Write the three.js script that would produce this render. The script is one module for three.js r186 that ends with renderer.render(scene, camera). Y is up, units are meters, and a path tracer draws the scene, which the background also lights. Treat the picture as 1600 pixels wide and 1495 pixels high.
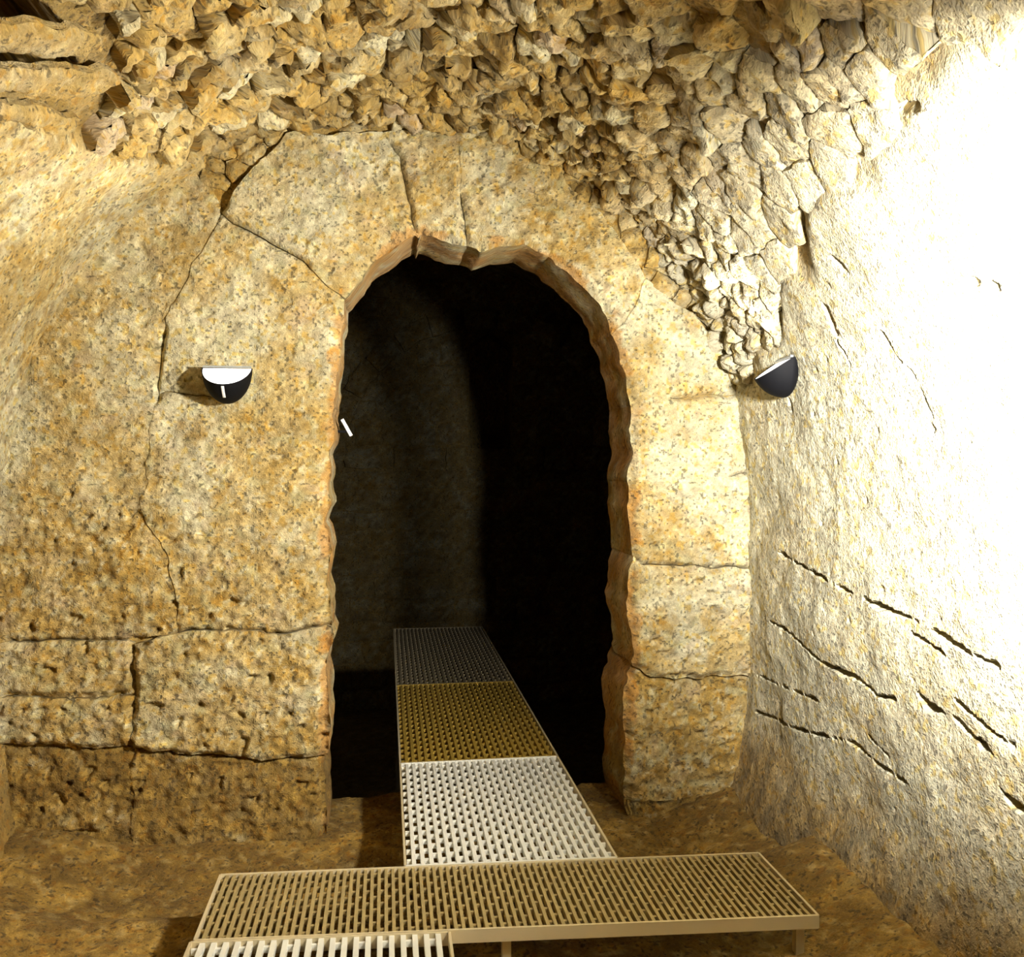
import * as THREE from 'three';
import { ImprovedNoise } from 'three/addons/math/ImprovedNoise.js';
import { mergeGeometries } from 'three/addons/utils/BufferGeometryUtils.js';
import { RectAreaLightUniformsLib } from 'three/addons/lights/RectAreaLightUniformsLib.js';

// ------------------------------------------------------------------ camera, light, exposure
RectAreaLightUniformsLib.init();
const scene = new THREE.Scene();
scene.background = new THREE.Color(0x000000);
const W = 1600, H = 1495, F = 1400;
const EYE = new THREE.Vector3(0, 1.85, 0);
const camera = new THREE.PerspectiveCamera(2 * Math.atan(H / 2 / F) * 180 / Math.PI, W / H, 0.05, 60);
camera.position.copy(EYE);
camera.rotation.order = 'YXZ';
camera.rotation.y = -8.05 * Math.PI / 180;
camera.rotation.x = -1.1 * Math.PI / 180;
camera.updateMatrixWorld(true);
const renderer = new THREE.WebGLRenderer({ antialias: true });
renderer.toneMapping = THREE.LinearToneMapping;
renderer.toneMappingExposure = 1.5;
renderer.shadowMap.enabled = true;
const FLOODS = [ // two floodlights outside the frame on the right; the second is added to brighten the end wall
  { pos: [1.12, 2.1, -1.22], aim: [2.35, 2.15, -2.25], power: 135, angle: 1.03, size: 1, arm: 0.62, color: [1, 0.98, 0.94], label: 'black floodlight on a bracket aimed along the pale side wall' },
  { pos: [1.52, 2.25, -1.68], aim: [-1.1, 1.8, -4.35], power: 44, angle: 0.9, size: 0.6, arm: 0.3, color: [1, 0.96, 0.88], label: 'added unseen floodlight on a bracket that brightens the end wall' },
];
const LAMP = { power: 3.0, color: [1, 0.97, 0.86] };

// ------------------------------------------------------------------ the room's measures
const ZF = -4.35;                       // face of the end wall
const CX = 0.07, R = 1.746, YS = 1.72;  // barrel vault: axis, radius, springing height
const ARC = R * Math.PI / 2;
const DECK = 0.30;                      // top of the gratings

// ------------------------------------------------------------------ helpers
function rng(seed) { let a = seed >>> 0; return () => { a |= 0; a = a + 0x6D2B79F5 | 0; let t = Math.imul(a ^ a >>> 15, 1 | a); t = t + Math.imul(t ^ t >>> 7, 61 | t) ^ t; return ((t ^ t >>> 14) >>> 0) / 4294967296; }; }
const PN = new ImprovedNoise();
const noise = (x, y, z) => PN.noise(x + 31.7, y + 17.3, z + 53.1);
function fbm(x, y, z, o = 4) { let s = 0, a = 0.5, f = 1; for (let i = 0; i < o; i++) { s += a * noise(x * f, y * f, z * f); a *= 0.5; f *= 2.07; } return s; }
const clamp = (v, a = 0, b = 1) => Math.min(b, Math.max(a, v));
const sm = (a, b, v) => { const t = clamp((v - a) / (b - a)); return t * t * (3 - 2 * t); };
const mix3 = (a, b, t) => [a[0] + (b[0] - a[0]) * t, a[1] + (b[1] - a[1]) * t, a[2] + (b[2] - a[2]) * t];
function ray(u, v) { return new THREE.Vector3((u - W / 2) / F, -(v - H / 2) / F, -1).applyEuler(camera.rotation).normalize(); }
function onFacade(u, v, z = ZF) { const d = ray(u, v); const t = (z - EYE.z) / d.z; return [EYE.x + d.x * t, EYE.y + d.y * t]; }
// where a ray meets the vault or the side wall: arc coordinate s (0 at the crown, + to the right) and z
function onVault(u, v) {
  const d = ray(u, v);
  const inside = t => { const x = EYE.x + d.x * t, y = EYE.y + d.y * t; return y > YS ? Math.hypot(x - CX, y - YS) < R : Math.abs(x - CX) < R; };
  let t = 0.5; while (inside(t) && t < 12) t += 0.004;
  const x = EYE.x + d.x * t, y = EYE.y + d.y * t, z = d.z * t;
  return [y > YS ? R * Math.atan2(x - CX, y - YS) : Math.sign(x - CX) * (ARC + YS - y), z];
}
function vaultPoint(s, z, h) {
  const g = Math.sign(s) || 1, a = Math.abs(s);
  if (a <= ARC) { const q = s / R; return [CX + (R - h) * Math.sin(q), YS + (R - h) * Math.cos(q), z]; }
  return [CX + g * (R - h), YS - (a - ARC), z];
}
const names = {};
function numbered(n) { const k = names[n] = (names[n] || 0) + 1; return k === 1 ? n : `${n}_${String(k - 1).padStart(3, '0')}`; }
function thing(name, label, category, [x, y, z] = [0, 0, 0], turn = 0, group) {
  const o = new THREE.Group(); o.name = numbered(name); scene.add(o);
  o.position.set(x, y, z); o.rotation.y = turn; o.userData = { label, category };
  if (group) o.userData.group = group;
  return o;
}
function part(name, geo, mat, parent, label) {
  const m = new THREE.Mesh(geo, mat); m.name = name; parent.add(m);
  if (label) m.userData.label = label;
  return m;
}
function struct(name, geo, mat, label) {
  const m = new THREE.Mesh(geo, mat); m.name = name; m.userData = { kind: 'structure', label, category: name.split('_')[0] }; scene.add(m); return m;
}
function box(w, h, d, x = 0, y = 0, z = 0) { const g = new THREE.BoxGeometry(w, h, d); g.translate(x, y, z); return g; }
function geom(pos, col, idx, uv) {
  const g = new THREE.BufferGeometry();
  g.setAttribute('position', new THREE.Float32BufferAttribute(pos, 3));
  if (col) g.setAttribute('color', new THREE.Float32BufferAttribute(col, 3));
  if (uv) g.setAttribute('uv', new THREE.Float32BufferAttribute(uv, 2));
  g.setIndex(idx); g.computeVertexNormals(); return g;
}
// regular sheet: f(i/nu, j/nv) -> { p: [x,y,z], c: [r,g,b] }
function sheet(nu, nv, f) {
  const pos = [], col = [], idx = [], uv = [];
  for (let j = 0; j <= nv; j++) for (let i = 0; i <= nu; i++) { const r = f(i / nu, j / nv); pos.push(...r.p); col.push(...r.c); uv.push(...(r.t || [r.p[0], r.p[2]])); }
  for (let j = 0; j < nv; j++) for (let i = 0; i < nu; i++) { const a = j * (nu + 1) + i, b = a + 1, c = a + nu + 1, d = c + 1; idx.push(a, b, d, a, d, c); }
  return geom(pos, col, idx, uv);
}
function edgeInfo(poly, x, y) {     // distance to the outline, nearest point, inside?
  let best = 1e9, bx = x, by = y, ins = false;
  for (let i = 0, n = poly.length, j = n - 1; i < n; j = i++) {
    const ax = poly[j][0], ay = poly[j][1], cx = poly[i][0], cy = poly[i][1];
    const dx = cx - ax, dy = cy - ay, t = clamp(((x - ax) * dx + (y - ay) * dy) / (dx * dx + dy * dy + 1e-12));
    const qx = ax + dx * t, qy = ay + dy * t, d = (qx - x) ** 2 + (qy - y) ** 2;
    if (d < best) { best = d; bx = qx; by = qy; }
    if ((ay > y) !== (cy > y) && x < (cx - ax) * (y - ay) / (cy - ay) + ax) ins = !ins;
  }
  return { d: Math.sqrt(best), x: bx, y: by, ins };
}
function area(p) { let s = 0; for (let i = 0, j = p.length - 1; i < p.length; j = i++) s += p[j][0] * p[i][1] - p[i][0] * p[j][1]; return s / 2; }
function wobble(poly, step, amp, gap, seedz) {   // finer, uneven outline; neighbours that share an edge get the same unevenness
  if (area(poly) < 0) poly = poly.slice().reverse();
  const out = [];
  for (let i = 0; i < poly.length; i++) {
    const a = poly[i], b = poly[(i + 1) % poly.length], L = Math.hypot(b[0] - a[0], b[1] - a[1]), n = Math.max(1, Math.round(L / step));
    for (let k = 0; k < n; k++) { const x = a[0] + (b[0] - a[0]) * k / n, y = a[1] + (b[1] - a[1]) * k / n; out.push([x, y]); }
  }
  const w = out.map(([x, y]) => [x + amp * (noise(x * 9, y * 9, seedz) * 1.4 + noise(x * 33, y * 33, seedz) * 0.5), y + amp * (noise(x * 9, y * 9, seedz + 7) * 1.4 + noise(x * 33, y * 33, seedz + 7) * 0.5)]);
  return w.map((p, i) => {
    const a = w[(i + w.length - 1) % w.length], b = w[(i + 1) % w.length], dx = b[0] - a[0], dy = b[1] - a[1], L = Math.hypot(dx, dy) || 1;
    const gp = typeof gap === 'function' ? gap(p[0], p[1]) : gap;
    return [p[0] - dy / L * gp, p[1] + dx / L * gp];
  });
}
// a stone: outline in a surface's own 2D coordinates, face raised by height(x, y, distance to edge), sides going back by skirt
function stone(poly, map, step, height, color, skirt) {
  let x0 = 1e9, x1 = -1e9, y0 = 1e9, y1 = -1e9;
  for (const [x, y] of poly) { x0 = Math.min(x0, x); x1 = Math.max(x1, x); y0 = Math.min(y0, y); y1 = Math.max(y1, y); }
  x0 -= step * 0.5; y0 -= step * 0.5;
  const nx = Math.ceil((x1 - x0) / step) + 1, ny = Math.ceil((y1 - y0) / step) + 1;
  const info = new Array((nx + 1) * (ny + 1));
  for (let j = 0; j <= ny; j++) for (let i = 0; i <= nx; i++) info[j * (nx + 1) + i] = edgeInfo(poly, x0 + i * step, y0 + j * step);
  const id = new Int32Array(info.length).fill(-1), pos = [], col = [], idx = [], uv = [];
  const use = (i, j) => {
    const k = j * (nx + 1) + i; if (id[k] >= 0) return id[k];
    const q = info[k]; let x = x0 + i * step, y = y0 + j * step, d = q.d;
    if (!q.ins || q.d < step * 0.3) { x = q.x; y = q.y; d = 0; }
    const h = height(x, y, d), p = map(x, y, h);
    id[k] = pos.length / 3; pos.push(...p); col.push(...color(p, h, d)); uv.push(x, y); return id[k];
  };
  for (let j = 0; j < ny; j++) for (let i = 0; i < nx; i++) {
    const ks = [[i, j], [i + 1, j], [i + 1, j + 1], [i, j + 1]];
    if (!ks.some(([a, b]) => info[b * (nx + 1) + a].ins)) continue;
    const v = ks.map(([a, b]) => use(a, b));
    idx.push(v[0], v[1], v[2], v[0], v[2], v[3]);
  }
  // sides
  const n = poly.length, base = pos.length / 3, rows = Math.max(1, Math.round(skirt / 0.05));
  for (let r = 0; r <= rows; r++) for (let k = 0; k < n; k++) {
    const [x, y] = poly[k], h0 = height(x, y, 0), h = h0 - skirt * r / rows, p = map(x, y, h);
    if (r > 0 && rows > 1) { const e = 0.012 * noise(x * 8, y * 8, h * 8); p[0] += e; p[1] += e * 0.6; }
    pos.push(...p); col.push(...color(p, h, 0)); uv.push(x + skirt * r / rows, y + skirt * r / rows * 0.7);
  }
  for (let r = 0; r < rows; r++) for (let k = 0; k < n; k++) { const a = base + r * n + k, b = base + r * n + (k + 1) % n; idx.push(a, a + n, b + n, a, b + n, b); }
  return geom(pos, col, idx, uv);
}

// ------------------------------------------------------------------ stone and earth colours (linear)
const TAN = [0.49, 0.36, 0.14], PALE = [0.61, 0.55, 0.35], OCHRE = [0.40, 0.245, 0.045], BROWN = [0.20, 0.115, 0.02], LIME = [0.60, 0.575, 0.43], PINK = [0.55, 0.42, 0.29], GREEN = [0.50, 0.47, 0.25], ORANGE = [0.48, 0.24, 0.05], SOIL = [0.21, 0.12, 0.016];
function tuff(p, o = {}) {
  const [x, y, z] = p;
  const a = 1.3 * fbm(x * 2.3, y * 2.3, z * 2.3, 4), b = fbm(x * 6 + 4, y * 6, z * 6, 3), c = noise(x * 21, y * 21, z * 21), d = noise(x * 47, y * 47, z * 47), e = noise(x * 15 + 9, y * 15, z * 15);
  let k = mix3(TAN, PALE, sm(-0.05, 0.4, a + (o.pale || 0)));
  k = mix3(k, OCHRE, (0.85 - (o.clean || 0)) * sm(0.0, 0.4, b + (o.ochre || 0)));
  k = mix3(k, PINK, 0.4 * sm(0.1, 0.45, -b + c * 0.2));
  k = mix3(k, GREEN, 0.5 * sm(0.15, 0.5, e));
  k = mix3(k, BROWN, (o.fleck ?? 0.6) * sm(0.08, 0.5, c * 0.75 + d * 0.5 + 0.3 * a));
  k = mix3(k, PALE, 0.7 * sm(0.14, 0.45, -c * 0.6 - d * 0.6));
  return k;
}
// fine grain of the tuff: granules, small cavities and streaks of clay, 0.8 m to a repeat
const GRAIN = (() => {
  const N = 1024, rnd = rng(77), out = { c: new Uint8Array(N * N * 4), b: new Uint8Array(N * N * 4) };
  const layer = n => { const g = new Float32Array(n * n).map(() => rnd() * 2 - 1), st = N / n; return (x, y) => { const fx = x / st, fy = y / st, i = Math.floor(fx), j = Math.floor(fy), a = fx - i, b = fy - j, u = a * a * (3 - 2 * a), v = b * b * (3 - 2 * b), q = (p, r) => g[(r % n) * n + (p % n)]; return (q(i, j) * (1 - u) + q(i + 1, j) * u) * (1 - v) + (q(i, j + 1) * (1 - u) + q(i + 1, j + 1) * u) * v; }; };
  const A = layer(16), B = layer(40), C = layer(88), D = layer(190), E = layer(400), Hh = layer(60), K = layer(30);
  for (let y = 0; y < N; y++) for (let x = 0; x < N; x++) {
    const a = A(x, y), b = B(x, y), c = C(x, y), d = D(x, y), e = E(x, y), k = (y * N + x) * 4;
    const dark = sm(0.25, 0.75, c * 0.6 + d * 0.35 + b * 0.35), lite = sm(0.2, 0.7, -c * 0.5 - d * 0.5 + 0.3 * a), clay = sm(0.2, 0.7, Hh(x, y) * 0.7 + K(x, y) * 0.5);
    let v = 0.86 + 0.05 * a + 0.06 * b + 0.07 * d + 0.05 * e; v *= 1 - 0.38 * dark; v += 0.16 * lite;
    const r = v, g = v * (1 - 0.07 * clay), bl = v * (1 - 0.28 * clay);
    out.c[k] = clamp(r) * 255; out.c[k + 1] = clamp(g) * 255; out.c[k + 2] = clamp(bl) * 255; out.c[k + 3] = 255;
    const h = clamp(0.55 + 0.16 * b + 0.16 * c + 0.14 * d + 0.08 * e - 0.35 * dark); out.b[k] = out.b[k + 1] = out.b[k + 2] = h * 255; out.b[k + 3] = 255;
  }
  const tex = (d, cs) => { const t = new THREE.DataTexture(d, N, N); t.wrapS = t.wrapT = THREE.RepeatWrapping; t.magFilter = THREE.LinearFilter; t.minFilter = THREE.LinearMipmapLinearFilter; t.generateMipmaps = true; t.repeat.set(1.05, 1.05); t.colorSpace = cs; t.needsUpdate = true; return t; };
  return { map: tex(out.c, THREE.SRGBColorSpace), bump: tex(out.b, THREE.NoColorSpace) };
})();
const stoneMat = new THREE.MeshStandardMaterial({ vertexColors: true, map: GRAIN.map, bumpMap: GRAIN.bump, bumpScale: 0.008, roughness: 0.95, metalness: 0 });
const M = {
  stone: stoneMat,
  steel: new THREE.MeshStandardMaterial({ color: new THREE.Color().setRGB(0.80, 0.79, 0.72), roughness: 0.45, metalness: 0.15 }),
  brownSteel: new THREE.MeshStandardMaterial({ color: new THREE.Color().setRGB(0.36, 0.275, 0.12), roughness: 0.6, metalness: 0.25 }),  // brown tone, darker than the steel gratings
  shadedOchre: new THREE.MeshStandardMaterial({ color: new THREE.Color().setRGB(0.36, 0.235, 0.035), roughness: 0.6, metalness: 0.25 }),  // ochre panel, darkened to paint in the shade beyond the doorway
  dimSteel: new THREE.MeshStandardMaterial({ color: new THREE.Color().setRGB(0.22, 0.18, 0.11), roughness: 0.6, metalness: 0.3 }),  // far panel, shade beyond the doorway put into its colour; legs share it
  rim: new THREE.MeshStandardMaterial({ color: new THREE.Color().setRGB(0.66, 0.56, 0.36), roughness: 0.5, metalness: 0.3 }),
  black: new THREE.MeshPhysicalMaterial({ color: new THREE.Color().setRGB(0.003, 0.003, 0.004), roughness: 0.7, metalness: 0, specularIntensity: 0.25 }),
  grey: new THREE.MeshStandardMaterial({ color: new THREE.Color().setRGB(0.30, 0.31, 0.29), roughness: 0.5, metalness: 0.4 }),
  white: new THREE.MeshStandardMaterial({ color: new THREE.Color().setRGB(0.85, 0.85, 0.85), roughness: 0.35, metalness: 0 }),
  glow: new THREE.MeshStandardMaterial({ color: 0xffffff, emissive: new THREE.Color(1, 0.99, 0.97), emissiveIntensity: 1.6, roughness: 0.6 }),
};

// ------------------------------------------------------------------ floor
{
  const g = sheet(330, 400, (u, v) => {
    const x = CX - R - 0.15 + u * (2 * R + 0.3), z = -4.86 + v * 6.54;
    const y = 0.035 * fbm(x * 2, z * 2, 1, 4) + 0.018 * fbm(x * 9, z * 9, 3, 3) + 0.012 * Math.max(0, noise(x * 26, 4, z * 26)) + 0.16 * sm(0.5, 0, Math.abs(x - CX - R)) + 0.12 * sm(0.6, 0, Math.abs(x - CX + R)) + 0.05 * sm(-3.9, -4.35, z) + 0.13 * sm(-3.75, -3.45, z);
    const b = fbm(x * 5, 2, z * 5, 3), c = noise(x * 23, 1, z * 23);
    let k = mix3(SOIL, OCHRE, sm(-0.15, 0.35, b)); k = mix3(k, BROWN, 0.7 * sm(0.1, 0.45, c)); k = mix3(k, TAN, 0.5 * sm(0.2, 0.5, -c));
    return { p: [x, y, z], c: k };
  });
  struct('floor', g, M.stone, 'uneven brown earth floor under the gratings');
}

// ------------------------------------------------------------------ vault shell and side walls
const px = pts => pts.map(([u, v]) => onVault(u, v));
// cracks in the right wall: outline of each crack's run and its greatest width
const CRACKS = [
  [px([[1215, 862], [1270, 892], [1330, 925], [1380, 948], [1430, 970], [1500, 1012], [1560, 1040]]), 0.010],
  [px([[1195, 965], [1230, 985], [1262, 1010], [1290, 1035], [1345, 1062], [1375, 1088], [1400, 1092]]), 0.012],
  [px([[1425, 990], [1450, 1005], [1480, 1028]]), 0.008],
  [px([[1436, 1085], [1450, 1105], [1485, 1118], [1515, 1145], [1555, 1178]]), 0.017],
  [px([[1495, 1095], [1530, 1125], [1560, 1150], [1585, 1165]]), 0.009],
  [px([[1180, 1112], [1250, 1140], [1330, 1160], [1370, 1195], [1420, 1225]]), 0.009],
  [px([[1355, 1150], [1385, 1180]]), 0.007],
  [px([[1560, 1228], [1580, 1255], [1620, 1285]]), 0.014],
  [px([[1375, 520], [1400, 560], [1425, 585], [1455, 650]]), 0.007],
  [px([[1290, 480], [1310, 540], [1330, 575]]), 0.006],
  [px([[1398, 178], [1445, 160]]), 0.011],
  [px([[1500, 440], [1555, 448]]), 0.005],
  [px([[1300, 400], [1340, 440]]), 0.005],
  [px([[1180, 1055], [1230, 1075], [1280, 1095]]), 0.007],
];
const SLABZONE = px([[-60, -30], [90, -30], [175, 40], [205, 110], [150, 200], [60, 215], [-60, 190]]);
const CAVITY = px([[-80, -30], [45, -25], [55, 15], [95, 40], [125, 95], [140, 140], [60, 158], [-80, 150]]);
const LEFTSMOOTH = px([[-80, 172], [60, 195], [150, 240], [230, 258], [340, 255], [340, 520], [-80, 820]]);
function crackAt(s, z) {
  let c = 0;
  for (const [pl, w0] of CRACKS) {
    const w = w0 * 0.62;
    for (let i = 0; i < pl.length - 1; i++) {
      const a = pl[i], b = pl[i + 1], dx = b[0] - a[0], dy = b[1] - a[1], L2 = dx * dx + dy * dy, t = ((s - a[0]) * dx + (z - a[1]) * dy) / L2;
      if (t < -0.1 || t > 1.1) continue;
      const tt = clamp(t), d = Math.hypot(s - a[0] - dx * tt, z - a[1] - dy * tt) + 0.006 * noise(s * 30, z * 30, 3);
      const ww = w * clamp(0.75 + 1.9 * noise(s * 11, z * 11, 8), 0.02, 1.7);
      c = Math.max(c, sm(ww * 1.2, ww * 0.7, d));
    }
  }
  return c;
}
// how far the small-stone masonry reaches down the right haunch
const rubble = (s, z) => sm(0.12, -0.12, s - R * (0.88 + 0.34 * sm(-2.6, -4.2, z)) + 0.22 * noise(s * 3, z * 3, 2));
function leftRubble(s, z) { if (s > -0.6) return 1; const e = edgeInfo(LEFTSMOOTH, s, z); return sm(-0.03, 0.05, (e.ins ? -e.d : e.d) + 0.05 * noise(s * 6, z * 6, 1)); }
function shellH(s, z) {
  const a = Math.abs(s), [x, y] = vaultPoint(s, z, 0);
  const rb = s > 0 ? rubble(s, z) : leftRubble(s, z);
  let h = 0.055 * fbm(x * 1.3, y * 1.3, z * 1.3, 3) + 0.018 * fbm(x * 5, y * 5, z * 5, 3) + 0.006 * fbm(x * 17, y * 17, z * 17, 3) * (1 + 2 * rb);
  const pit = noise(x * 19, y * 19, z * 19 + 5); h -= 0.008 * sm(0.62, 0.72, pit);
  h -= 0.06 * rb;
  h += 0.10 * sm(ARC + 1.15, ARC + 1.7, a);
  if (z < -1.6 && s > 0) h -= 0.08 * crackAt(s, z);
  if (z < -1.6 && s < -0.4) { const e = edgeInfo(CAVITY, s, z); if (e.ins) h -= 0.32 * sm(0, 0.03, e.d); }
  return h;
}
function shell(s0, s1, z0, z1, step, paleAmt) {
  const nu = Math.round((s1 - s0) / step), nv = Math.round((z1 - z0) / step);
  return sheet(nu, nv, (u, v) => {
    const s = s0 + (s1 - s0) * u, z = z0 + (z1 - z0) * v, p = vaultPoint(s, z, shellH(s, z));
    let k = tuff(p, { pale: paleAmt, clean: 0.25 });
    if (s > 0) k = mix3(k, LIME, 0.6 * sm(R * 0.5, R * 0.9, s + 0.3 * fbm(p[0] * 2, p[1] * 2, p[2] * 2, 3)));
    const a = Math.abs(s), low = sm(ARC + 1.0, ARC + 1.45, a + 0.35 * fbm(p[0] * 3, p[1] * 3, p[2] * 3, 3));
    k = mix3(k, mix3(SOIL, OCHRE, sm(-0.3, 0.3, noise(p[1] * 12, p[2] * 12, 3))), 0.75 * low);
    const rb = s > 0 ? rubble(s, z) : leftRubble(s, z); k = mix3(k, mix3(OCHRE, BROWN, 0.5), 0.8 * rb);
    return { p, c: k, t: [s, z] };
  });
}
const SPLIT = R * 70 * Math.PI / 180;
const back = (s0, s1) => shell(s0, s1, -1.5, 1.62, 0.06, 0.05);
const ceiling = struct('ceiling', mergeGeometries([shell(-ARC * 0.85, SPLIT, -4.5, -1.5, 0.014, 0.05), back(-ARC * 0.85, SPLIT)]), M.stone, 'low barrel vault of small rough rubble stones');
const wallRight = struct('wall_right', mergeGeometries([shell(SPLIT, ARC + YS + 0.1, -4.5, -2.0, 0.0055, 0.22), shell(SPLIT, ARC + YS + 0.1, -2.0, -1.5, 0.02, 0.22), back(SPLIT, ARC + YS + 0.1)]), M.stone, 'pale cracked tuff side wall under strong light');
const wallLeft = struct('wall_left', mergeGeometries([shell(-ARC - YS - 0.1, -ARC * 0.85, -4.5, -2.8, 0.016, 0.1), shell(-ARC - YS - 0.1, -ARC * 0.85, -2.8, -1.5, 0.04, 0), back(-ARC - YS - 0.1, -ARC * 0.85)]), M.stone, 'rough tuff side wall beside the left end of the end wall');
{ // wall behind the camera closes the room
  const g = sheet(60, 60, (u, v) => { const x = CX - R - 0.2 + u * (2 * R + 0.4), y = -0.1 + v * (YS + R + 0.3), z = 1.55 + 0.05 * fbm(x * 2, y * 2, 0, 3); return { p: [x, y, z], c: tuff([x, y, z]) }; });
  struct('wall_front', g, M.stone, 'rough tuff wall behind the viewer');
}

// ------------------------------------------------------------------ small stones of the vault, each one a piece
{
  const rnd = rng(11), pts = [];
  const S0 = -ARC * 0.86, S1 = R * 1.42, Z0 = -4.48, Z1 = -1.9;
  const inView = (s, z) => { const p = new THREE.Vector3(...vaultPoint(s, z, 0)).project(camera); return p.z < 1 && Math.abs(p.x) < 1.12 && Math.abs(p.y) < 1.12; };
  const rad = (s, z) => 0.056 + 0.045 * (0.5 + noise(s * 2.1, z * 2.1, 4)) + 0.05 * sm(R * 0.45, R * 1.0, s) * sm(-4.1, -3.2, z) + 0.06 * sm(-R * 0.55, -R * 0.9, s);
  for (let i = 0; i < 60000; i++) {
    const s = S0 + (S1 - S0) * rnd(), z = Z0 + (Z1 - Z0) * rnd(), r = rad(s, z);
    if (pts.some(q => Math.hypot((q[0] - s) * 0.8, q[1] - z) < r)) continue;
    pts.push([s, z, r]);
  }
  const cells = [];
  pts.forEach((c, i) => {
    if (!inView(c[0], c[1]) || edgeInfo(SLABZONE, c[0], c[1]).ins || (c[0] < -0.6 && leftRubble(c[0], c[1]) < 0.4) || (rubble(c[0], c[1]) < 0.35 && c[0] > 0)) return;
    let poly = [[c[0] - 0.4, c[1] - 0.4], [c[0] + 0.4, c[1] - 0.4], [c[0] + 0.4, c[1] + 0.4], [c[0] - 0.4, c[1] + 0.4]];
    for (let j = 0; j < pts.length; j++) {
      if (j === i) continue; const q = pts[j]; const dx = q[0] - c[0], dy = q[1] - c[1]; if (dx * dx + dy * dy > 0.5) continue;
      const mx = (q[0] + c[0]) / 2, my = (q[1] + c[1]) / 2, nx = dx * 0.64, ny = dy, out = [];
      for (let k = 0; k < poly.length; k++) {
        const a = poly[k], b = poly[(k + 1) % poly.length], da = (a[0] - mx) * nx + (a[1] - my) * ny, db = (b[0] - mx) * nx + (b[1] - my) * ny;
        if (da <= 0) out.push(a);
        if (da * db < 0) { const t = da / (da - db); out.push([a[0] + (b[0] - a[0]) * t, a[1] + (b[1] - a[1]) * t]); }
      }
      poly = out; if (poly.length < 3) return;
    }
    const pp = new THREE.Vector3(...vaultPoint(c[0], c[1], 0)), A = Math.abs(area(poly)) / pp.distanceToSquared(EYE);
    cells.push({ c, poly, A, r: rnd(), r2: rnd(), r3: rnd(), r4: rnd() });
  });
  cells.sort((a, b) => b.A - a.A);
  const rest = [];
  cells.forEach((q, n) => {
    const fade = q.c[0] > 0 ? sm(0.3, 0.9, rubble(q.c[0], q.c[1])) : 1;
    const smooth = 1 - 0.72 * sm(R * 0.45, R * 0.95, q.c[0]) * sm(-4.2, -3.4, q.c[1]);
    if (q.r4 > 0.955 && smooth > 0.6) return;                 // fallen out: an open hole
    const lift = (0.004 + 0.06 * q.r * q.r) * smooth * (0.4 + 0.6 * fade), tx = (q.r2 - 0.5) * 1.0 * smooth, ty = (q.r3 - 0.5) * 1.0 * smooth;
    const tint = q.r4;
    const poly = wobble(q.poly, 0.02, 0.020, 0.001 + 0.006 * q.r2 * q.r2, 3.3);
    const g = stone(poly, vaultPoint, 0.014, (x, y, d) => {
      const base = 0.6 * (shellH(x, y) + 0.06 * (x > 0 ? rubble(x, y) : leftRubble(x, y))) - 0.012;
      return base + lift + tx * (x - q.c[0]) + ty * (y - q.c[1]) + 0.045 * smooth * fbm(x * 20, y * 20, tint * 30, 3) - 0.022 * smooth * (1 - sm(0, 0.014, d));
    }, p => {
      let k = tuff(p, { ochre: 0.12 });
      k = mix3(k, tint < 0.35 ? OCHRE : tint < 0.45 ? PALE : tint < 0.72 ? BROWN : tint < 0.78 ? PINK : TAN, 0.5);
      const ss = R * Math.atan2(p[0] - CX, p[1] - YS);
      if (ss > 0) k = mix3(k, LIME, 0.6 * sm(R * 0.5, R * 0.9, ss + 0.3 * fbm(p[0] * 2, p[1] * 2, p[2] * 2, 3)));
      return k;
    }, 0.09);
    if (n < 300) part('stone', g, M.stone, ceiling); else rest.push(g);
  });
  if (rest.length) { const m = part('small_stones', mergeGeometries(rest), M.stone, ceiling); m.userData.kind = 'stuff'; }
  // two long flat slabs with open gaps in the left haunch
  const slabs = [[[[-40, 28], [60, 30], [150, 48], [160, 70], [110, 84], [-40, 78]], 0.03], [[[-40, 104], [100, 102], [190, 112], [150, 150], [60, 148], [-40, 136]], 0.02], [[[-40, 162], [60, 168], [130, 190], [90, 215], [-40, 178]], 0.01]];
  for (const [pp, up] of slabs) {
    const poly = wobble(px(pp), 0.03, 0.010, 0.003, 1.1);
    part('stone', stone(poly, vaultPoint, 0.016, (x, y, d) => up + 0.04 * fbm(x * 11, y * 11, 5, 4) - 0.015 * (1 - sm(0, 0.015, d)), p => mix3(tuff(p), mix3(OCHRE, BROWN, 0.3), 0.5), 0.025), M.stone, ceiling);
  }
}

// ------------------------------------------------------------------ end wall with the arched doorway
const DOOR = [[516, 1420], [516, 1330], [514, 1200], [518, 1050], [520, 900], [516, 820], [524, 740], [528, 645], [535, 560], [545, 490], [580, 435], [620, 405], [655, 393], [700, 405], [720, 408], [740, 415], [800, 412], [835, 425], [880, 462], [915, 495], [930, 540], [945, 590], [957, 640], [955, 720], [953, 755], [953, 800], [955, 870], [950, 930], [952, 1000], [960, 1040], [948, 1075], [945, 1200], [948, 1250], [970, 1330], [975, 1420]];
const DOORBACK = DOOR.map(q => q.slice());               // edge of the dark opening: the reveal's rear edge, 0.42 m behind the face
const faceOf = ([u, v]) => [602 + (u - 602) * 1.085, v > 1240 ? v : 720 + (v - 720) * (v < 720 ? 1.085 : 1)];
const toFace = q => DOORBACK.some(d => d[0] === q[0] && d[1] === q[1]) ? faceOf(q) : q;
DOOR.forEach((q, i) => { DOOR[i] = faceOf(q); });
const doorM = DOOR.map(([u, v]) => onFacade(u, v));
const doorDist = (x, y) => { const e = edgeInfo(doorM, x, y); return e.ins ? -e.d : e.d; };
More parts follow.
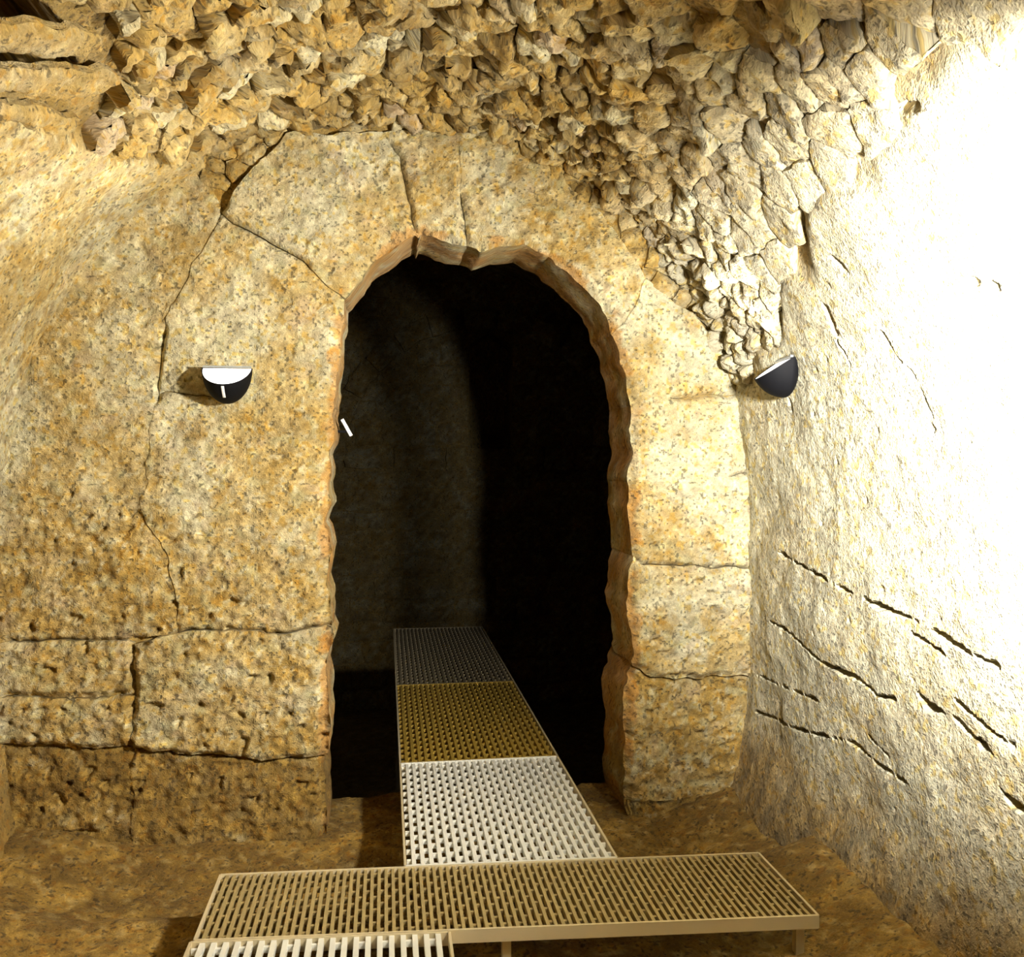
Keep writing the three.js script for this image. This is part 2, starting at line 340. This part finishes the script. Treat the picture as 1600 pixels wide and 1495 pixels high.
const BLOCKS = [ // outline in photo pixels on the wall's plane, how proud it stands, rounding of its edges, paleness, ochre
  { n: 'voussoir', p: [[350, 335], [395, 265], [450, 215], [600, 205], [622, 240], [636, 310], [655, 375], [655, 393], [620, 405], [580, 435], [545, 490], [470, 405], [410, 375]], h: 0.035, pale: 0.25, och: -0.1 },
  { n: 'keystone', p: [[600, 205], [720, 200], [725, 320], [720, 408], [700, 405], [655, 393], [655, 375], [636, 310], [622, 240]], h: 0.02, pale: 0.05, och: 0 },
  { n: 'voussoir', p: [[720, 200], [800, 215], [880, 280], [850, 350], [835, 425], [800, 412], [740, 415], [720, 408], [725, 320]], h: 0.025, pale: 0.05, och: 0 },
  { n: 'voussoir', p: [[880, 280], [960, 360], [1005, 440], [990, 480], [930, 540], [915, 495], [880, 462], [835, 425], [850, 350]], h: 0.02, pale: 0.0, och: 0.1 },
  { n: 'stone_block', p: [[1005, 440], [1080, 490], [1140, 570], [1200, 620], [1060, 622], [1008, 629], [957, 640], [945, 590], [930, 540], [990, 480]], h: 0.03, pale: 0.25, och: -0.1 },
  { n: 'stone_block', p: [[957, 640], [1008, 629], [1060, 622], [1200, 620], [1205, 740], [1100, 745], [953, 755], [955, 720]], h: 0.035, pale: 0.22, och: -0.1 },
  { n: 'stone_block', p: [[953, 755], [1100, 745], [1205, 740], [1205, 890], [1060, 885], [1000, 884], [955, 870], [953, 800]], h: 0.04, pale: 0.12, och: 0 },
  { n: 'stone_block', p: [[955, 870], [1000, 884], [1060, 885], [1205, 890], [1205, 1055], [1080, 1058], [1015, 1054], [960, 1040], [952, 1000], [950, 930]], h: 0.065, round: 0.045, pale: 0.1, och: 0.02 },
  { n: 'stone_block', p: [[960, 1040], [1015, 1054], [1080, 1058], [1205, 1055], [1205, 1250], [1080, 1245], [948, 1250], [945, 1200], [948, 1075]], h: 0.02, round: 0.03, pale: -0.1, och: 0.2 },
  { n: 'stone_block', p: [[948, 1250], [1080, 1245], [1205, 1250], [1205, 1420], [975, 1420], [970, 1330]], h: 0.01, pale: -0.2, och: 0.3, soilDim: 0.6 },
  { n: 'stone_block', p: [[-120, 560], [40, 545], [100, 440], [190, 320], [310, 270], [350, 335], [300, 420], [262, 500], [255, 545], [150, 560]], h: 0.01, pale: 0.08, och: 0.0 },
  { n: 'stone_block', p: [[350, 335], [410, 375], [470, 405], [545, 490], [535, 560], [528, 645], [420, 640], [320, 617], [245, 612], [248, 575], [255, 545], [262, 500], [300, 420]], h: 0.02, pale: 0.22, och: -0.08 },
  { n: 'stone_block', p: [[-120, 575], [-120, 560], [150, 560], [255, 545], [248, 575], [245, 612], [235, 700], [225, 800], [100, 850], [-120, 860]], h: 0.015, pale: 0.12, och: 0 },
  { n: 'stone_block', p: [[245, 612], [320, 617], [420, 640], [528, 645], [524, 740], [516, 820], [519, 860], [400, 850], [300, 835], [225, 800], [235, 700]], h: 0.02, pale: 0.08, och: 0.02 },
  { n: 'stone_block', p: [[-120, 860], [100, 850], [225, 800], [270, 880], [280, 985], [200, 1000], [30, 1000], [-120, 1010]], h: 0.02, pale: -0.12, och: 0.2 },
  { n: 'stone_block', p: [[225, 800], [300, 835], [400, 850], [519, 860], [520, 900], [519, 978], [490, 975], [440, 990], [360, 985], [280, 985], [270, 880]], h: 0.03, pale: -0.02, och: 0.12 },
  { n: 'stone_block', p: [[-120, 1010], [30, 1000], [200, 1000], [215, 1005], [212, 1080], [100, 1090], [-120, 1082]], h: 0.04, round: 0.04, pale: 0.05, och: 0.1 },
  { n: 'stone_block', p: [[-120, 1082], [100, 1090], [212, 1080], [208, 1165], [100, 1165], [-120, 1160]], h: 0.06, round: 0.03, pale: -0.05, och: 0.16 },
  { n: 'stone_block', p: [[215, 1005], [280, 985], [360, 985], [440, 990], [490, 975], [519, 978], [518, 1050], [515, 1180], [400, 1185], [300, 1175], [208, 1165], [212, 1080]], h: 0.065, round: 0.03, pale: 0.06, och: 0.06 },
  { n: 'stone_block', p: [[-120, 1160], [100, 1165], [208, 1165], [212, 1420], [-120, 1420]], h: -0.005, pale: -0.4, och: 0.35, soilDim: 0.95 },
  { n: 'stone_block', p: [[208, 1165], [300, 1175], [400, 1185], [515, 1180], [514, 1200], [516, 1330], [516, 1420], [212, 1420]], h: 0.0, pale: -0.3, och: 0.32, soilDim: 0.85 },
];
BLOCKS.forEach(o => { o.p = o.p.map(toFace); });
const facadeMap = (x, y, h) => [x, y, ZF + h];
const outerPix = [[-140, 1440], [-140, 100], [1230, 100], [1230, 1440]];
function facadeColor(p, o) {
  let k = tuff(p, { pale: o.pale, ochre: o.och, fleck: clamp(0.42 - 1.0 * o.pale, 0.2, 0.7) });
  const dd = doorDist(p[0], p[1]);
  const st = sm(0.04, 0.02, Math.abs(dd) + 0.10 * fbm(p[0] * 9, p[1] * 9, p[2] * 9, 3)) * sm(-0.15, 0.1, noise(p[0] * 5, p[1] * 5, p[2] * 5) + 0.12);
  k = mix3(k, ORANGE, 0.75 * st);
  if (o.soilDim) k = mix3(k, mix3(SOIL, OCHRE, 0.8 * sm(0.05, 0.4, noise(p[0] * 9, p[1] * 9, 2))), o.soilDim * sm(-0.35, 0.1, fbm(p[0] * 5, p[1] * 5, 6, 3) + 0.1));  // earth stain that also paints in the dimness of the bottom courses
  return k;
}
{ // mortar bed behind the blocks, with the doorway cut out
  const sh = new THREE.Shape(outerPix.map(([u, v]) => new THREE.Vector2(...onFacade(u, v))));
  sh.holes.push(new THREE.Path(doorM.map(([x, y]) => { const c = onFacade(740, 900), L = Math.hypot(x - c[0], y - c[1]); return new THREE.Vector2(x + (x - c[0]) / L * 0.03, y + (y - c[1]) / L * 0.03); })));
  const g = new THREE.ExtrudeGeometry(sh, { depth: 0.3, bevelEnabled: false }); g.translate(0, 0, ZF - 0.325);
  const col = []; const P = g.attributes.position; for (let i = 0; i < P.count; i++) col.push(...mix3(TAN, OCHRE, 0.6));
  g.setAttribute('color', new THREE.Float32BufferAttribute(col, 3));
  const wallBack = struct('wall_back', g, M.stone, 'end wall of large worn tuff blocks around the arched doorway');
  const OPEN = [[[340, 325], [420, 378], [475, 408]], [[618, 235], [636, 310], [657, 385]], [[722, 320], [720, 400]], [[258, 530], [247, 575], [245, 612], [322, 617]], [[1060, 622], [1160, 620]], [[1150, 742], [1240, 738]], [[1000, 884], [1060, 885], [1150, 888]], [[975, 1040], [1015, 1054], [1080, 1058], [1175, 1055]], [[215, 1003], [212, 1080], [208, 1170]], [[290, 985], [360, 985], [440, 990], [505, 974]], [[30, 1000], [200, 1000]], [[20, 1086], [190, 1083]], [[20, 1162], [208, 1165], [300, 1175], [400, 1185], [510, 1181]], [[1165, 745], [1168, 900], [1170, 1060]]].map(l => l.map(([u, v]) => onFacade(u, v)));
  const openness = (x, y) => {
    let m = 1e9; for (const l of OPEN) for (let i = 0; i < l.length - 1; i++) { const a = l[i], b = l[i + 1], dx = b[0] - a[0], dy = b[1] - a[1], t = clamp(((x - a[0]) * dx + (y - a[1]) * dy) / (dx * dx + dy * dy)); m = Math.min(m, Math.hypot(x - a[0] - dx * t, y - a[1] - dy * t)); }
    return 0.16 + 0.84 * sm(0.07, 0.025, m);
  };
  BLOCKS.forEach((o, n) => {
    const poly = wobble(o.p.map(([u, v]) => onFacade(u, v)), 0.03, 0.016, (x, y) => { const op = openness(x, y); return Math.abs(doorDist(x, y)) < 0.02 ? 0 : -0.003 + 0.006 * (op - 0.16); }, 5.5), off = 3.1;
    const atDoor = o.p.some(q => DOOR.some(d => d[0] === q[0] && d[1] === q[1]));
    const g = stone(poly, facadeMap, 0.0095, (x, y, d) => {
      const gr = 0.55 + 0.9 * sm(0.2, -0.9, y - 1.9 + fbm(x * 2, y * 2, 8, 2));   // the lower courses are more worn
      let h = o.h * 0.75 + 0.035 * fbm(x * 2.2, y * 2.2, off, 3) + 0.022 * fbm(x * 8, y * 8, off, 3) + gr * 0.024 * fbm(x * 22, y * 22, off, 3);
      h -= 0.020 * sm(0.44, 0.6, noise(x * 17, y * 17, off + 3)) * gr;
      if (d < 0.06) { const op = openness(x, y), rd = (o.round || 0.02) * (0.5 + 0.5 * op); h -= (0.03 * (op - 0.16) + 0.001) * (1 - sm(0, rd, d)) ** 1.5; }
      const dd = Math.abs(doorDist(x, y)); h -= 0.035 * (1 - sm(0, 0.06, dd)) ** 2;
      return h;
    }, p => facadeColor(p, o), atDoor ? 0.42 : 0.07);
    part(o.n, g, M.stone, wallBack);
  });
  // small rubble above the arch stones, up to the vault
  const rnd = rng(5), seeds = [], ext = [[-140, 560], [40, 545], [100, 440], [190, 320], [310, 270], [350, 335], [395, 265], [450, 215], [600, 205], [720, 200], [800, 215], [880, 280], [960, 360], [1005, 440], [1080, 490], [1140, 570], [1200, 620], [1300, 640], [1300, 60], [-140, 60]].map(([u, v]) => onFacade(u, v));
  for (let i = 0; i < 9000; i++) {
    const x = -2 + 4.2 * rnd(), y = 2.1 + 1.7 * rnd(); if (seeds.some(q => Math.hypot(q[0] - x, (q[1] - y) * 1.25) < 0.085)) continue; seeds.push([x, y]);
  }
  seeds.forEach((c, i) => {
    const e = edgeInfo(ext, c[0], c[1]); if (!e.ins || e.d < 0.012 || Math.hypot(c[0] - CX, c[1] - YS) > R + 0.12) return;
    let poly = [[c[0] - 0.4, c[1] - 0.4], [c[0] + 0.4, c[1] - 0.4], [c[0] + 0.4, c[1] + 0.4], [c[0] - 0.4, c[1] + 0.4]];
    for (let j = 0; j < seeds.length; j++) {
      if (j === i) continue; const q = seeds[j], dx = q[0] - c[0], dy = (q[1] - c[1]) * 1.5, mx = (q[0] + c[0]) / 2, my = (q[1] + c[1]) / 2, out = [];
      if (dx * dx + dy * dy > 0.4) continue;
      for (let k = 0; k < poly.length; k++) {
        const a = poly[k], b = poly[(k + 1) % poly.length], da = (a[0] - mx) * dx + (a[1] - my) * dy, db = (b[0] - mx) * dx + (b[1] - my) * dy;
        if (da <= 0) out.push(a); if (da * db < 0) { const t = da / (da - db); out.push([a[0] + (b[0] - a[0]) * t, a[1] + (b[1] - a[1]) * t]); }
      }
      poly = out; if (poly.length < 3) return;
    }
    const r1 = rnd(), r2 = rnd(), r3 = rnd();
    const g = stone(wobble(poly, 0.02, 0.024, 0.003, 2.2), facadeMap, 0.022, (x, y, d) => -0.005 + 0.035 * r1 + (r2 - 0.5) * 0.4 * (y - c[1]) + (r3 - 0.5) * 0.3 * (x - c[0]) + 0.015 * fbm(x * 14, y * 14, i, 3) - 0.025 * (1 - sm(0, 0.025, d)), p => mix3(tuff(p, { ochre: 0.15 }), r3 < 0.5 ? OCHRE : TAN, 0.35), 0.05);
    part('stone', g, M.stone, wallBack);
  });
}

// ------------------------------------------------------------------ unlit chamber behind the doorway: made deep, wide and sunken so light misses what shows, of the same stone
{
  const X0 = -4.2, X1 = 4.2, ZB = -14, ZN = -4.74, SP = 2.6, cxx = 0, rx = 4.2, ry = 2.4, FL = -2.0;
  const prof = t => { // t 0..1 : left wall up, over the vault, right wall down
    if (t < 0.3) return [X0, FL + (SP - FL) * t / 0.3]; if (t > 0.7) return [X1, SP - (SP - FL) * (t - 0.7) / 0.3];
    const a = Math.PI * (1 - (t - 0.3) / 0.4); return [cxx + rx * Math.cos(a), SP + ry * Math.sin(a)];
  };
  const g = sheet(240, 140, (u, v) => { const [x, y] = prof(u), z = ZN + (ZB - 0.1 - ZN) * v; const k = 0.14 * fbm(x * 1.3, y * 1.3, z * 1.3, 4); const nx = (x - cxx) / rx, ny = y > SP ? (y - SP) / ry : 0; const p = [x + nx * k, y + ny * k, z]; return { p, c: tuff(p), t: [u * 14, z] }; });
  struct('wall_chamber', g, M.stone, 'rough vault and side walls of the unlit chamber beyond the doorway');
  const fl = sheet(140, 140, (u, v) => { const x = X0 - 0.1 + u * (X1 - X0 + 0.2), z = ZN + 0.05 + (ZB - ZN) * v, p = [x, FL + 0.10 * fbm(x * 2, 1, z * 2, 4), z]; return { p, c: mix3(tuff(p), SOIL, 0.5) }; });
  struct('floor_chamber', fl, M.stone, 'floor of the unlit chamber, sunk deep below the walkway to stay dark');
  const painted = gg => { const c = [], P = gg.attributes.position; for (let i = 0; i < P.count; i++) c.push(...TAN); gg.setAttribute('color', new THREE.Float32BufferAttribute(c, 3)); return gg; };
  const rect = () => new THREE.Shape([[X0 - 0.3, FL - 0.2], [X1 + 0.3, FL - 0.2], [X1 + 0.3, 5.2], [X0 - 0.3, 5.2]].map(q => new THREE.Vector2(...q)));
  // the chamber's own front wall around the doorway
  const fw = rect(), mid = onFacade(740, 900);
  fw.holes.push(new THREE.Path(doorM.map(([x, y]) => { const L = Math.hypot(x - mid[0], y - mid[1]); return new THREE.Vector2(x + (x - mid[0]) / L * 0.03, Math.max(-0.02, y + (y - mid[1]) / L * 0.03)); })));
  const fg = new THREE.ExtrudeGeometry(fw, { depth: 0.08, bevelEnabled: false }); fg.translate(0, 0, ZN - 0.06);
  struct('wall_chamber_front', painted(fg), M.stone, 'inner side of the wall around the arched doorway');
  // rear wall: courses of blocks, an arch ring and a tall slot
  const at = (u, v) => onFacade(u, v, ZB), slot = [[732, 700], [798, 702], [802, 540], [768, 518], [734, 538]].map(([u, v]) => at(u, v));
  const rear = rect(); rear.holes.push(new THREE.Path(slot.map(q => new THREE.Vector2(...q))));
  const gr = new THREE.ExtrudeGeometry(rear, { depth: 0.6, bevelEnabled: false }); gr.translate(0, 0, ZB - 0.6);
  const rw = struct('wall_rear', painted(gr), M.stone, 'rear wall of the unlit chamber with a tall slot');
  const S0 = slot[0][0] - 0.02, S1 = slot[2][0] + 0.02, SB = slot[0][1] - 0.02, ST = slot[3][1] + 0.02, rnd = rng(21), rearMap = (a, b, d) => [a, b, ZB + d];
  for (let y = FL; y < 4.7;) {
    const h = 0.26 + 0.14 * rnd(); let x = -1.3 + 0.3 * rnd();
    while (x < 3.9) {
      let w = 0.35 + 0.5 * rnd(); const level = y + h > SB && y < ST;
      if (level && x < S0 && x + w > S0 - 0.08) w = S0 - x; else if (level && x >= S0 - 0.01 && x < S1) x = S1;
      const j = () => (rnd() - 0.5) * 0.05, q = [[x + 0.01, y + 0.01 + j()], [x + w - 0.01, y + 0.01 + j()], [x + w - 0.01, y + h - 0.01 + j()], [x + 0.01, y + h - 0.01 + j()]];
      const k = rnd(), up = (y < 1.85 && y + h > 1.85 ? 0.10 : 0.02) + 0.05 * rnd();
      if (w > 0.08) part('stone_block', stone(wobble(q, 0.05, 0.03, 0.004, 8), rearMap, 0.06, (a, b, d) => up + 0.05 * fbm(a * 6, b * 6, k * 9, 3) - 0.03 * (1 - sm(0, 0.05, d)), p => tuff(p, { ochre: 0.3 * (k - 0.5) }), 0.1), M.stone, rw);
      x += w;
    }
    y += h;
  }
  for (let i = 0; i < 13; i++) { // arch ring
    const a0 = Math.PI * (1 - i / 13) - 0.012, a1 = Math.PI * (1 - (i + 1) / 13) + 0.012, P = (a, r) => at(748 + r * Math.cos(a), 722 - r * Math.sin(a));
    const q = [P(a0, 208), P((a0 + a1) / 2, 208), P(a1, 208), P(a1, 240), P((a0 + a1) / 2, 240), P(a0, 240)];
    part('voussoir', stone(wobble(q, 0.06, 0.02, 0.003, 8), rearMap, 0.05, (a, b, d) => 0.15 + 0.03 * fbm(a * 6, b * 6, i, 3) - 0.03 * (1 - sm(0, 0.05, d)), p => tuff(p), 0.15), M.stone, rw);
  }
  const endc = sheet(4, 8, (u, v) => ({ p: [S0 - 0.2 + u * (S1 - S0 + 0.4), SB - 0.2 + v * (ST - SB + 0.4), ZB - 0.61], c: TAN, t: [u, v] }));
  part('slot_back', endc, M.stone, rw);
}

// ------------------------------------------------------------------ gratings
const BARH = 0.028, PITCH = 0.0335;
// bars run along z, joined by short staggered links; za(x), zb(x) are the far and near ends
function gratingPanel(t, x0, x1, za, zb, y, mat, rimMat, pitch = PITCH, linkStep = 0.09) {
  const fa = typeof za === 'function' ? za : () => za, fb = typeof zb === 'function' ? zb : () => zb;
  const n = Math.round((x1 - x0) / pitch), w = (x1 - x0) / n, bw = w * 0.46, bg = box(bw, BARH, 1), links = [];
  for (let i = 1; i < n; i++) {
    const x = x0 + i * w, a = fa(x) + 0.004, b = fb(x) - 0.004, m = part('bar', bg, mat, t);
    m.position.set(x, y - BARH / 2, (a + b) / 2); m.scale.z = b - a;
  }
  for (let i = 0; i < n; i++) { const x = x0 + (i + 0.5) * w, a = fa(x), b = fb(x); for (let z = a + 0.03 + (i % 2) * linkStep / 2; z < b - 0.01; z += linkStep) links.push(box(w - bw + 0.001, 0.018, 0.012, x, y - 0.014, z)); }
  part('links', mergeGeometries(links), mat, t).userData.kind = 'stuff';
  for (const x of [x0, x1]) part('side_rail', box(0.009, 0.045, fb(x) - fa(x), x, y - 0.0195, (fa(x) + fb(x)) / 2), rimMat, t);
  for (const f of [fa, fb]) { const dz = f(x1) - f(x0), m = part('end_rail', box(Math.hypot(x1 - x0, dz), 0.045, 0.009), t.name === 'walkway' ? mat : rimMat, t); m.position.set((x0 + x1) / 2, y - 0.0195, (f(x0) + f(x1)) / 2); m.rotation.y = -Math.atan2(dz, x1 - x0); }
}
function legs(t, list, y, floorY, mat) { for (const [x, z] of list) part('leg', mergeGeometries([box(0.03, y - 0.04 - floorY, 0.03, x, (y - 0.04 + floorY) / 2, z), box(0.07, 0.008, 0.07, x, floorY + 0.004, z)]), mat, t); }
function onDeck(u, v) { const d = ray(u, v), t = (DECK - EYE.y) / d.y; return [d.x * t, d.z * t]; }
const WX0 = 0.072, WX1 = 0.892, PB = x => -3.418 + 0.0505 * x, PF = x => -2.945 + 0.064 * x;  // rear and front edge of the platform
{
  const t = thing('walkway', 'long metal grating walkway leading through the arched doorway', 'walkway');
  gratingPanel(t, WX0, WX1, -4.60, x => PB(x) - 0.012, DECK, M.steel, M.rim);
  gratingPanel(t, WX0, WX1, -6.22, -4.612, DECK, M.shadedOchre, M.rim);
  gratingPanel(t, WX0, WX1, -8.33, -6.232, DECK, M.dimSteel, M.rim);
  legs(t, [[WX0 + 0.03, -3.7], [WX1 - 0.03, -3.7], [WX0 + 0.03, -4.25], [WX1 - 0.03, -4.25]], DECK, 0.0, M.dimSteel);
  legs(t, [[WX0 + 0.03, -5.4], [WX1 - 0.03, -5.4], [WX0 + 0.03, -6.6], [WX1 - 0.03, -6.6], [WX0 + 0.03, -8.2], [WX1 - 0.03, -8.2]], DECK, -2.0, M.dimSteel);
}
{
  const t = thing('grating_platform', 'wide brownish metal grating platform lying across the end of the walkway', 'platform');
  gratingPanel(t, -0.615, 1.458, PB, PF, DECK, M.brownSteel, M.rim, 0.0255);
  legs(t, [[-0.58, -3.38], [-0.58, -3.05], [0.40, -2.97], [0.40, -3.33], [1.42, -3.28], [1.42, -2.92]], DECK, 0.0, M.rim);
}
{
  const t = thing('near_grating', 'bright metal grating walkway meeting the platform from the viewer side', 'walkway');
  gratingPanel(t, -0.625, 0.205, x => PF(x) + 0.012, -1.9, DECK, M.steel, M.rim, 0.037, 0.3);
  gratingPanel(t, -0.625, 0.205, -1.888, 0.9, DECK, M.steel, M.rim);
  legs(t, [[-0.59, -2.8], [0.17, -2.8], [-0.59, -1.5], [0.17, -1.5], [-0.59, 0.6], [0.17, 0.6]], DECK, 0.0, M.rim);
}

// ------------------------------------------------------------------ wall lamps: black half bowls with a sloping white mouth
function wallLamp(label, pos, turn, clip) {
  const t = thing('wall_lamp', label, 'lamp', pos, turn, undefined);
  const rx = 0.112, ry = 0.165, rz = 0.15; // mouth falls from the wall line to the front
  // bowl surface: half ellipsoid (z >= 0) below the mouth plane y = -k z
  const k = ry * 0.60 / rz, pos2 = [], idx = [], NU = 40, NV = 18;
  const P = (a, v) => { // a 0..PI around from right to left, v 0 = mouth edge, 1 = bottom at the wall
    const cx = Math.cos(a), sz = Math.sin(a);
    // find mouth edge: point (rx cx c, -ry s, rz sz c) with -ry s = -k rz sz c
    const b0 = Math.atan2(k * rz * sz, ry), b = b0 + (Math.PI / 2 - b0) * v;
    return [rx * cx * Math.cos(b), -ry * Math.sin(b), rz * sz * Math.cos(b)];
  };
  for (let j = 0; j <= NV; j++) for (let i = 0; i <= NU; i++) pos2.push(...P(Math.PI * i / NU, j / NV));
  for (let j = 0; j < NV; j++) for (let i = 0; i < NU; i++) { const a = j * (NU + 1) + i; idx.push(a, a + NU + 1, a + 1, a + 1, a + NU + 1, a + NU + 2); }
  part('bowl', geom(pos2, null, idx), M.black, t, 'black half bowl');
  const rear = new THREE.SphereGeometry(1, 32, 16, 0, Math.PI, Math.PI / 2, Math.PI / 2); rear.rotateY(Math.PI); rear.scale(rx, ry, 0.06);
  part('rear_shell', mergeGeometries([rear.toNonIndexed(), box(0.05, 0.05, 0.06, 0, -0.07, -0.05).toNonIndexed()]), M.black, t);
  // mouth: half disc just inside the edge
  const mp = [0, -0.004, 0.004], mi = []; for (let i = 0; i <= NU; i++) { const q = P(Math.PI * i / NU, 0); mp.push(q[0] * 0.95, q[1] * 0.95 - 0.004, q[2] * 0.95 + 0.001); }
  for (let i = 1; i <= NU; i++) mi.push(0, i, i + 1);
  part('diffuser', geom(mp, null, mi), M.glow, t, 'glowing white half disc');
  part('back_plate', box(2 * rx * 0.96, 0.008, 0.012, 0, 0.004, 0.004), M.grey, t, 'thin grey top edge');
  if (clip) { // narrow white strip painting a highlight onto the front of the bowl
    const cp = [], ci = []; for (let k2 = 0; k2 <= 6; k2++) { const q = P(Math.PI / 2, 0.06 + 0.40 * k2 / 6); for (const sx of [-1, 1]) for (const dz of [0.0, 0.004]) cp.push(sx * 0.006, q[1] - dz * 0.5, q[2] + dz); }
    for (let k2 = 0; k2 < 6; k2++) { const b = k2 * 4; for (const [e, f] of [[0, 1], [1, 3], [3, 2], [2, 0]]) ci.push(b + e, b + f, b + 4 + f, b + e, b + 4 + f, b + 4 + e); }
    part('clip', geom(cp, null, ci), M.white, t, 'narrow white strip as a painted highlight under the mouth');
  }
  const L = new THREE.SpotLight(new THREE.Color(...LAMP.color), LAMP.power, 0, 1.0, 0.7, 2);
  L.position.set(0, 0.012, rz * 0.55); L.target.position.set(0, 1, rz * 0.55 + 0.95); L.castShadow = true; L.shadow.radius = 3; t.add(L, L.target); L.name = 'lamp_light';
  return t;
}
{
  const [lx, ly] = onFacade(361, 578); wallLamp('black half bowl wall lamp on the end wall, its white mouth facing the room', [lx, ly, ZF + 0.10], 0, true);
  const d = ray(1226, 562), t = (CX + R - 0.09 - EYE.x) / d.x; wallLamp('black half bowl wall lamp on the side wall, seen from its side', [d.x * t, EYE.y + d.y * t, d.z * t], -Math.PI / 2 - 0.12);
}
// floodlights outside the frame: one whitens the side wall, one is added to brighten the end wall
for (const FLOOD of FLOODS) {
  const t = thing('floodlight', FLOOD.label, 'lamp', FLOOD.pos); t.scale.setScalar(FLOOD.size);
  const aim = new THREE.Vector3(...FLOOD.aim).sub(new THREE.Vector3(...FLOOD.pos)).normalize(), q = new THREE.Quaternion().setFromUnitVectors(new THREE.Vector3(0, 0, 1), aim);
  const hb = part('housing', mergeGeometries([box(0.2, 0.15, 0.05, 0, 0, -0.045), box(0.2, 0.012, 0.06, 0, 0.075, -0.02), box(0.2, 0.012, 0.06, 0, -0.075, -0.02), box(0.012, 0.15, 0.06, 0.1, 0, -0.02), box(0.012, 0.15, 0.06, -0.1, 0, -0.02)]), M.black, t); hb.quaternion.copy(q);
  const gl = part('lamp_glass', box(0.176, 0.126, 0.004, 0, 0, -0.012), M.glow, t); gl.quaternion.copy(q);
  part('bracket', mergeGeometries([box(FLOOD.arm, 0.02, 0.02, FLOOD.arm / 2, 0.0, 0.06)]), M.black, t);
  const L = new THREE.SpotLight(new THREE.Color(...FLOOD.color), FLOOD.power, 0, FLOOD.angle, 1, 2);
  L.position.copy(aim).multiplyScalar(0.02); L.target.position.copy(aim).multiplyScalar(2); L.castShadow = true; L.shadow.radius = 4; L.name = 'flood_light'; t.add(L, L.target);
}
// small white fitting on the inner face of the left jamb
{
  const [x, y] = onFacade(545, 668, -4.62);
  const t = thing('white_fitting', 'small slanted white fitting inside the left door jamb', 'fitting', [x - 0.01, y, -4.62]);
  const m = part('strip', box(0.016, 0.095, 0.03), M.white, t); m.rotation.z = 0.5;
  const b = part('mount', box(0.06, 0.012, 0.02, -0.03, -0.02, 0), M.black, t);
}

scene.traverse(o => { if (o.isMesh) { o.castShadow = true; o.receiveShadow = true; } });
renderer.render(scene, camera);
